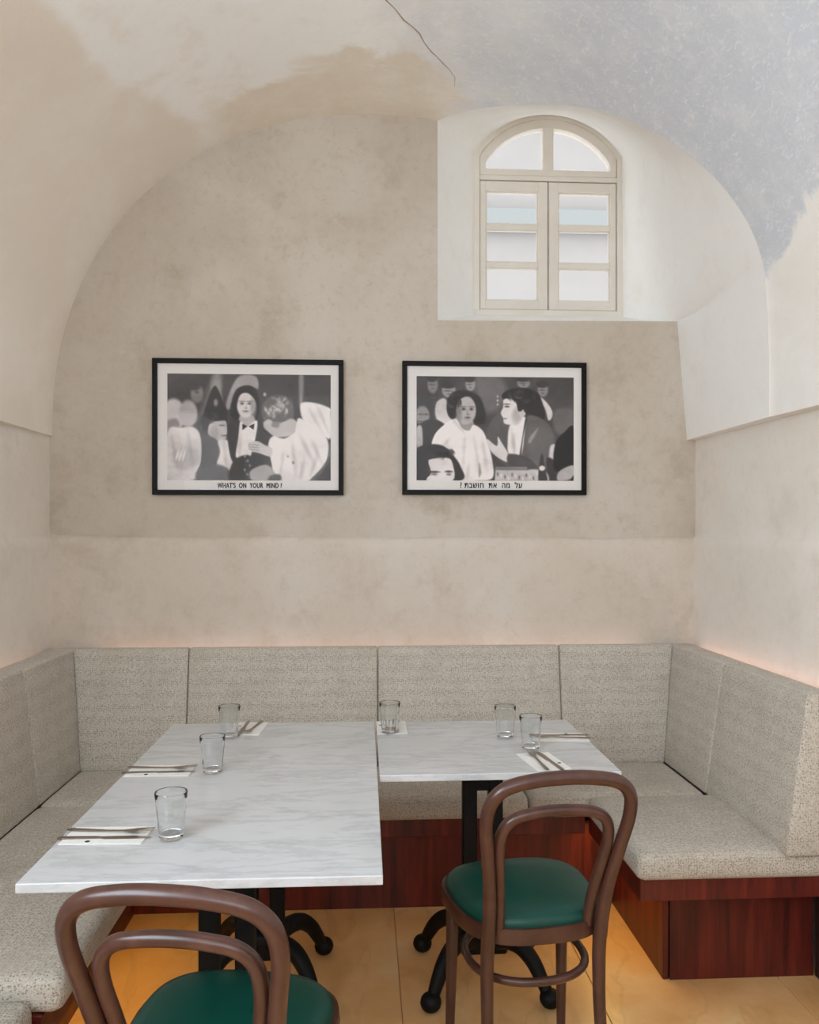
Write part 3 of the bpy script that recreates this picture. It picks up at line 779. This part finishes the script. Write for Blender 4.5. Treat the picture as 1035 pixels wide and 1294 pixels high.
def print_left():
    im = .27 + .09 * (mottled(1) - .5)
    im = p_poly(im, [(225, 0), (262, 0), (205, 150), (150, 220), (180, 120)], .40, 30)
    im = p_ell(im, 235, 60, 26, 60, .50, 20); im = p_poly(im, [(215, 70), (240, 40), (262, 110), (275, 190), (262, 190), (235, 110)], .52, 12)
    im = p_ell(im, 142, 98, 30, 44, .44, 12); im = p_ell(im, 142, 90, 8, 5, .28, 6); im = p_ell(im, 128, 62, 30, 20, .26, 12)
    im = p_poly(im, [(280, 150), (310, 60), (345, 10), (400, 3), (432, 20), (436, 70), (400, 60), (330, 75), (300, 170)], .56, 10)
    im = p_poly(im, [(634, 0), (655, 0), (655, 90), (646, 150), (636, 140)], .5, 12)
    im = p_ell(im, 468, 98, 7, 9, .6, 6)
    # pale figures and reflections at the left edge
    im = p_ell(im, 30, 200, 55, 78, .70, 12); im = p_ell(im, 100, 195, 44, 66, .62, 12); im = p_poly(im, [(0, 230), (45, 220), (60, 262), (0, 275)], .48, 14)
    im = p_poly(im, [(0, 285), (70, 262), (130, 262), (160, 310), (163, 400), (155, 470), (120, 518), (0, 518)], .74, 10)
    im = p_poly(im, [(20, 400), (70, 360), (140, 370), (150, 430), (60, 470)], .66, 20)
    for q in range(3): im = p_ell(im, 48 + q * 16, 395, 5, 26, .84, 6, .3)
    # party hat and man at the left
    im = p_poly(im, [(222, 60), (172, 205), (205, 190), (285, 205), (262, 120)], .20, 8); im = p_ell(im, 232, 140, 10, 18, .5, 8)
    im = p_poly(im, [(165, 205), (215, 190), (275, 200), (288, 228), (225, 232), (205, 262), (180, 280), (163, 250)], .21, 6)
    im = p_poly(im, [(208, 238), (255, 228), (280, 230), (285, 262), (293, 280), (283, 296), (278, 318), (235, 325), (200, 300), (195, 270)], .67, 6)
    im = p_ell(im, 262, 250, 12, 4, .3, 5); im = p_ell(im, 272, 300, 12, 3, .35, 4); im = p_ell(im, 225, 285, 22, 30, .56, 18)
    im = p_poly(im, [(160, 290), (200, 300), (240, 325), (250, 360), (240, 420), (180, 470), (140, 485), (160, 430), (172, 350)], .33, 7)
    im = p_poly(im, [(242, 328), (288, 322), (300, 370), (325, 440), (318, 478), (275, 480), (235, 450), (252, 380)], .78, 8)
    im = p_poly(im, [(140, 480), (230, 440), (300, 470), (300, 518), (160, 518)], .36, 14)
    # woman with bow tie
    im = p_poly(im, [(305, 180), (315, 110), (345, 65), (395, 55), (430, 85), (440, 140), (435, 210), (400, 240), (330, 235)], .19, 7)
    im = p_poly(im, [(352, 200), (410, 200), (420, 245), (380, 262), (345, 240)], .62, 6)
    im = face(im, 377, 148, 45, 62, .74, -0.05)
    im = p_poly(im, [(322, 120), (335, 85), (375, 72), (420, 95), (430, 150), (418, 120), (385, 92), (350, 100), (334, 150), (332, 210), (318, 215)], .18, 6)
    im = p_poly(im, [(290, 250), (350, 228), (342, 300), (330, 400), (315, 430), (296, 370)], .22, 6)
    im = p_poly(im, [(432, 222), (490, 270), (495, 300), (480, 350), (460, 455), (400, 455), (395, 400), (425, 300)], .23, 6)
    im = p_poly(im, [(350, 230), (380, 255), (430, 225), (425, 300), (395, 410), (360, 412), (328, 400), (340, 310)], .80, 6)
    im = p_poly(im, [(360, 242), (384, 254), (360, 272)], .12, 3, False); im = p_poly(im, [(418, 240), (390, 254), (414, 270)], .12, 3, False)
    im = p_poly(im, [(320, 420), (400, 400), (410, 518), (300, 518)], .22, 8)
    for q in range(5): im = p_ell(im, 372 + (q % 3) * 12, 400 + q * 22, 4, 6, .6, 4)
    # man in the white jacket
    im = p_poly(im, [(640, 145), (700, 135), (780, 160), (788, 190), (788, 310), (730, 280), (660, 235)], .80, 8)
    im = p_ell(im, 532, 178, 80, 80, .36, 10)
    rng = np.random.default_rng(4)
    for q in range(46):
        a, r = rng.random() * 6.28, rng.random() * 62; im = p_ell(im, 532 + r * math.cos(a), 172 + r * .95 * math.sin(a), 13, 6, .30 + .38 * rng.random(), 8, rng.random() * 3)
    im = p_poly(im, [(462, 235), (490, 220), (520, 240), (560, 230), (600, 215), (625, 240), (600, 290), (560, 305), (510, 300), (480, 275), (465, 262)], .66, 6)
    im = p_ell(im, 520, 245, 20, 16, .48, 10)
    im = p_poly(im, [(632, 212), (690, 250), (760, 300), (778, 350), (765, 430), (720, 490), (690, 518), (530, 518), (500, 430), (485, 340), (510, 300), (560, 312), (610, 280)], .80, 7)
    im = folds(im, [(640, 300, 700, 420), (600, 340, 620, 480), (700, 330, 740, 420), (560, 380, 540, 500), (655, 430, 640, 510), (720, 400, 690, 490)], .80, 9)
    im = p_poly(im, [(632, 215), (622, 270), (575, 320), (560, 400), (572, 400), (590, 330), (640, 270)], .78, 8)
    im = p_poly(im, [(775, 400), (788, 330), (788, 400), (730, 500), (685, 518), (740, 460)], .35, 8)
    im = strands(im, 205, 215, 38, 20, .14, .34, 26, 3); im = strands(im, 314, 175, 9, 55, .10, .30, 16, 8); im = folds(im, [(270, 340, 285, 470), (20, 300, 40, 420), (100, 290, 120, 440), (350, 300, 345, 400), (690, 180, 740, 270), (730, 170, 770, 260)], .82, 7)
    im = p_ell(im, 605, 430, 5, 7, .4, 5); im = p_ell(im, 580, 400, 4, 5, .5, 5)
    im = p_poly(im, [(386, 338), (430, 325), (470, 345), (505, 362), (495, 400), (440, 385), (400, 372)], .70, 5)
    for q in range(3): im = p_poly(im, [(390, 340 + q * 12), (440, 345 + q * 12), (440, 348 + q * 12), (390, 343 + q * 12)], .48, 3, False)
    im = p_poly(im, [(400, 470), (470, 440), (510, 470), (520, 518), (410, 518)], .6, 10); im = p_poly(im, [(505, 490), (540, 490), (545, 518), (480, 518)], .35, 10)
    return soften(im)
def print_right():
    im = .26 + .10 * (mottled(2) - .5)
    im = p_poly(im, [(290, 0), (420, 0), (450, 90), (400, 170), (330, 160)], .38, 40)
    for x, y, rx, ry, v in ((80, 40, 26, 44, .46), (160, 70, 34, 36, .52), (268, 38, 24, 34, .52), (535, 30, 32, 24, .50), (632, 62, 26, 36, .50)):
        im = p_ell(im, x, y, rx, ry, v, 10); im = p_ell(im, x - 4, y - ry * .75, rx * 1.15, ry * .5, .22, 8); im = p_ell(im, x - 5, y + 2, rx * .5, 3, .3, 5); im = p_ell(im, x, y + ry * .5, 7, 3, .32, 4)
    im = p_ell(im, 404, 98, 4, 5, .7, 4); im = p_ell(im, 404, 118, 4, 5, .75, 4); im = p_ell(im, 404, 138, 4, 5, .7, 4)
    im = p_poly(im, [(580, 82), (630, 105), (670, 150), (682, 190), (660, 215), (640, 150), (590, 100)], .72, 6)
    im = p_poly(im, [(690, 170), (788, 160), (788, 260), (700, 280)], .36, 20)
    # young man behind left
    im = p_poly(im, [(0, 100), (60, 95), (90, 150), (75, 230), (0, 235)], .24, 10); im = p_ell(im, 30, 195, 34, 46, .52, 8); im = p_ell(im, 20, 190, 10, 4, .28, 5); im = p_ell(im, 48, 190, 8, 4, .28, 5); im = p_ell(im, 18, 225, 12, 4, .34, 5)
    im = p_poly(im, [(100, 130), (140, 110), (165, 160), (170, 235), (120, 235), (92, 190)], .72, 8)
    im = p_poly(im, [(0, 260), (60, 215), (120, 225), (140, 260), (80, 340), (30, 350)], .2, 8); im = p_poly(im, [(0, 260), (25, 250), (30, 350), (0, 350)], .62, 8)
    # woman in white
    im = p_poly(im, [(150, 150), (165, 95), (215, 70), (270, 75), (320, 110), (345, 200), (320, 240), (190, 215), (165, 200)], .18, 8)
    im = p_poly(im, [(200, 200), (280, 220), (275, 262), (230, 268), (195, 240)], .54, 6)
    im = face(im, 248, 168, 48, 70, .66, .35)
    im = p_poly(im, [(150, 150), (170, 95), (220, 68), (285, 90), (300, 130), (262, 98), (215, 115), (196, 160), (186, 205), (160, 200)], .18, 6)
    im = p_poly(im, [(190, 210), (225, 258), (262, 268), (285, 240), (330, 270), (355, 330), (378, 420), (378, 505), (300, 518), (210, 518), (160, 430), (85, 350), (78, 320), (110, 265)], .84, 6)
    im = folds(im, [(150, 330, 200, 480), (240, 300, 230, 460), (290, 320, 310, 460), (180, 290, 130, 350), (330, 330, 350, 460), (260, 440, 250, 510)], .84, 9); im = p_poly(im, [(312, 430), (322, 480), (310, 500)], .55, 8); im = strands(im, 190, 120, 30, 45, .10, .32, 26, 5); im = p_poly(im, [(190, 215), (235, 270), (228, 280), (180, 230)], .72, 6)
    # man in dark jacket
    im = p_poly(im, [(430, 110), (440, 75), (500, 55), (570, 60), (620, 100), (640, 210), (560, 215), (520, 190)], .15, 7)
    im = p_poly(im, [(345, 290), (380, 210), (425, 180), (470, 240), (560, 190), (640, 215), (680, 270), (690, 360), (640, 460), (470, 450), (400, 400)], .32, 8)
    im = p_poly(im, [(470, 235), (545, 200), (540, 280), (520, 395), (462, 385), (455, 320)], .80, 6)
    im = p_poly(im, [(545, 200), (556, 205), (535, 290), (522, 395), (514, 390), (530, 290)], .24, 5)
    im = p_poly(im, [(436, 112), (480, 110), (505, 130), (530, 170), (545, 180), (535, 200), (500, 240), (470, 240), (438, 232), (432, 205), (420, 180), (432, 150)], .74, 5)
    im = p_ell(im, 452, 148, 12, 4, .2, 4); im = p_ell(im, 450, 136, 16, 3, .25, 4); im = p_ell(im, 440, 208, 10, 3, .35, 4); im = p_ell(im, 500, 195, 24, 36, .60, 20)
    im = p_ell(im, 526, 180, 14, 20, .66, 6); im = p_poly(im, [(478, 110), (520, 100), (530, 160), (508, 170), (498, 130)], .15, 5); im = strands(im, 520, 95, 70, 32, .08, .30, 40, 6); im = folds(im, [(590, 280, 570, 400), (640, 260, 660, 380), (480, 290, 490, 380), (420, 240, 440, 300), (610, 330, 640, 440)], .72, 9)
    im = p_poly(im, [(560, 260), (640, 240), (690, 300), (660, 420), (600, 450), (560, 400)], .36, 30); im = p_poly(im, [(560, 310), (600, 260), (606, 264), (570, 330)], .5, 8)
    im = p_poly(im, [(350, 310), (400, 345), (405, 300), (420, 320), (460, 390), (455, 425), (410, 405), (370, 370)], .76, 5)
    im = p_poly(im, [(460, 385), (560, 405), (600, 460), (470, 445)], .27, 8)
    # foreground figure, table things, dark shoulder at the right
    im = p_poly(im, [(0, 370), (60, 340), (130, 345), (180, 390), (220, 450), (222, 518), (0, 518)], .18, 8)
    im = p_poly(im, [(58, 425), (80, 410), (150, 405), (178, 430), (180, 518), (52, 518), (72, 480)], .78, 5)
    im = p_ell(im, 88, 476, 26, 5, .2, 5); im = p_ell(im, 160, 474, 18, 5, .2, 5); im = p_ell(im, 88, 488, 14, 5, .4, 5); im = p_ell(im, 160, 488, 12, 5, .4, 5)
    im = p_poly(im, [(395, 450), (550, 450), (560, 518), (390, 518)], .66, 5, False); im = p_poly(im, [(395, 450), (550, 450), (552, 466), (396, 466)], .42, 5, False)
    im = p_poly(im, [(555, 465), (640, 470), (660, 518), (556, 518)], .7, 10)
    for q in range(14): im = p_ell(im, 405 + q * 18, 485 + (q * 7) % 25, 4, 9, .38 + .4 * (q % 2), 5)
    im = p_poly(im, [(620, 400), (632, 390), (640, 450), (655, 518), (610, 518)], .22, 6); im = p_ell(im, 628, 455, 15, 13, .78, 5)
    im = p_poly(im, [(670, 345), (700, 340), (700, 400), (665, 415)], .74, 8); im = p_poly(im, [(650, 410), (690, 420), (700, 518), (670, 518)], .2, 8)
    im = p_poly(im, [(700, 320), (740, 275), (788, 250), (788, 450), (700, 470), (685, 400)], .10, 7)
    im = p_poly(im, [(715, 470), (788, 440), (788, 500), (710, 518)], .62, 8); im = p_poly(im, [(770, 518), (788, 490), (788, 518)], .15, 5); im = strands(im, 110, 380, 80, 26, .10, .30, 36, 7)
    return soften(im)
def srgb_lin(v): return np.where(v <= .04045, v / 12.92, ((v + .055) / 1.055) ** 2.4)
def print_mesh(name, img, x0, x1, z0, z1, y, parent):
    h, w = img.shape
    img = np.clip(img * (.86 + .28 * mottled(31)) * (.94 + .12 * mottled(5)) + .05 * (np.random.default_rng(9).random(img.shape) - .5), 0, 1)
    vx = np.linspace(x0, x1, w); vz_ = np.linspace(z1, z0, h)
    loc = parent.location
    co = np.empty((h, w, 3)); co[..., 0] = vx[None, :] - loc.x; co[..., 1] = y - loc.y; co[..., 2] = vz_[:, None] - loc.z
    idx = np.arange(h * w).reshape(h, w)
    q = np.stack([idx[:-1, :-1], idx[1:, :-1], idx[1:, 1:], idx[:-1, 1:]], -1).reshape(-1, 4)
    me = bpy.data.meshes.new(name); me.from_pydata(co.reshape(-1, 3).tolist(), [], q.tolist())
    at = me.color_attributes.new('print', 'FLOAT_COLOR', 'POINT')
    s = np.clip((img.reshape(-1) - .10) * 1.16 + .09, 0.03, .92)
    c = np.ones((h * w, 4), np.float32)
    c[:, 0] = srgb_lin(np.clip(s * 1.01 + .012, 0, 1)); c[:, 1] = srgb_lin(np.clip(s * .985, 0, 1)); c[:, 2] = srgb_lin(np.clip(s * .975, 0, 1))
    at.data.foreach_set('color', c.reshape(-1)); me.materials.append(M['print'])
    o = bpy.data.objects.new(name, me); COL.objects.link(o); o.parent = parent
    return o
def text_mesh(body, width, height, bold=0.0):
    cu = bpy.data.curves.new('txt', 'FONT'); cu.body = body; cu.size = 1; cu.offset = bold; cu.align_x = 'LEFT'; cu.space_character = 1.12
    o = bpy.data.objects.new('txt', cu); COL.objects.link(o)
    dg = bpy.context.evaluated_depsgraph_get(); dg.update()
    me = bpy.data.meshes.new_from_object(o.evaluated_get(dg))
    bpy.data.objects.remove(o); bm = bmesh.new(); bm.from_mesh(me); bpy.data.meshes.remove(me)
    xs_ = [v.co.x for v in bm.verts]; ys_ = [v.co.y for v in bm.verts]
    if not xs_: return bm
    ax, bx, ay, by = min(xs_), max(xs_), min(ys_), max(ys_)
    for v in bm.verts:
        v.co = Vector(((v.co.x - (ax + bx) / 2) / (bx - ax) * width, 0, (v.co.y - ay) / (by - ay) * height))
    return bm
def picture(x0, x1, z0, z1, img, words, tx, bold, tw, th, label):
    yb = YW - .001; yf = yb - .026; c = ((x0 + x1) / 2, yb, z0); fwid = .021
    t = tag(empty('framed_photograph', c), label, 'picture', 'framed photographs')
    bm = bmesh.new()
    for a in ((x0, x1, z1 - fwid, z1), (x0, x1, z0, z0 + fwid), (x0, x0 + fwid, z0 + fwid, z1 - fwid), (x1 - fwid, x1, z0 + fwid, z1 - fwid)):
        box(bm, a[0], a[1], yf, yb, a[2], a[3], .0015)
    obj('frame', bm, 'black_frame', t, world=True)
    bm = bmesh.new(); box(bm, x0 + .018, x1 - .018, yf + .012, yb - .001, z0 + .018, z1 - .018); mb = obj('mount', bm, 'mat_board', t, world=True)
    px0, px1, pz0, pz1 = x0 + .062, x1 - .055, z0 + .062, z1 - .064
    print_mesh('photo_print', img, px0, px1, pz0, pz1, yf + .0112, t)
    bm = text_mesh(words, tw, th, 0.0)
    base_me = bpy.data.meshes.new('tmp'); bm.to_mesh(base_me)
    for q, (dx, dz) in enumerate(((-bold, 0), (bold, 0), (0, bold), (0, -bold))):
        n0 = len(bm.verts); bm.from_mesh(base_me); bm.verts.ensure_lookup_table()
        for v in bm.verts[n0:]: v.co += Vector((dx, -.00002 * (q + 1), dz))
    bpy.data.meshes.remove(base_me)
    for v in bm.verts: v.co += Vector((tx, yf + .0114, z0 + .030))
    obj('caption', bm, 'ink', t, world=True)['kind'] = 'stuff'
    bm = bmesh.new(); box(bm, x0 + .019, x1 - .019, yf + .004, yf + .006, z0 + .019, z1 - .019); obj('glass_pane', bm, 'picture_glass', t, world=True)
picture(-.897, -.088, 1.574, 2.154, print_left(), "WHAT'S  ON  YOUR  MIND ?", -.488, 0.0011, .272, .022,
        'black framed photograph of a woman in bow tie between two men')
picture(.165, .970, 1.577, 2.154, print_right(), "? \u05ea\u05d1\u05e9\u05d5\u05d7  \u05ea\u05d0  \u05d4\u05de  \u05dc\u05e2", .552, 0.0009, .27, .026,
        'black framed photograph of a woman in white beside a man in jacket')
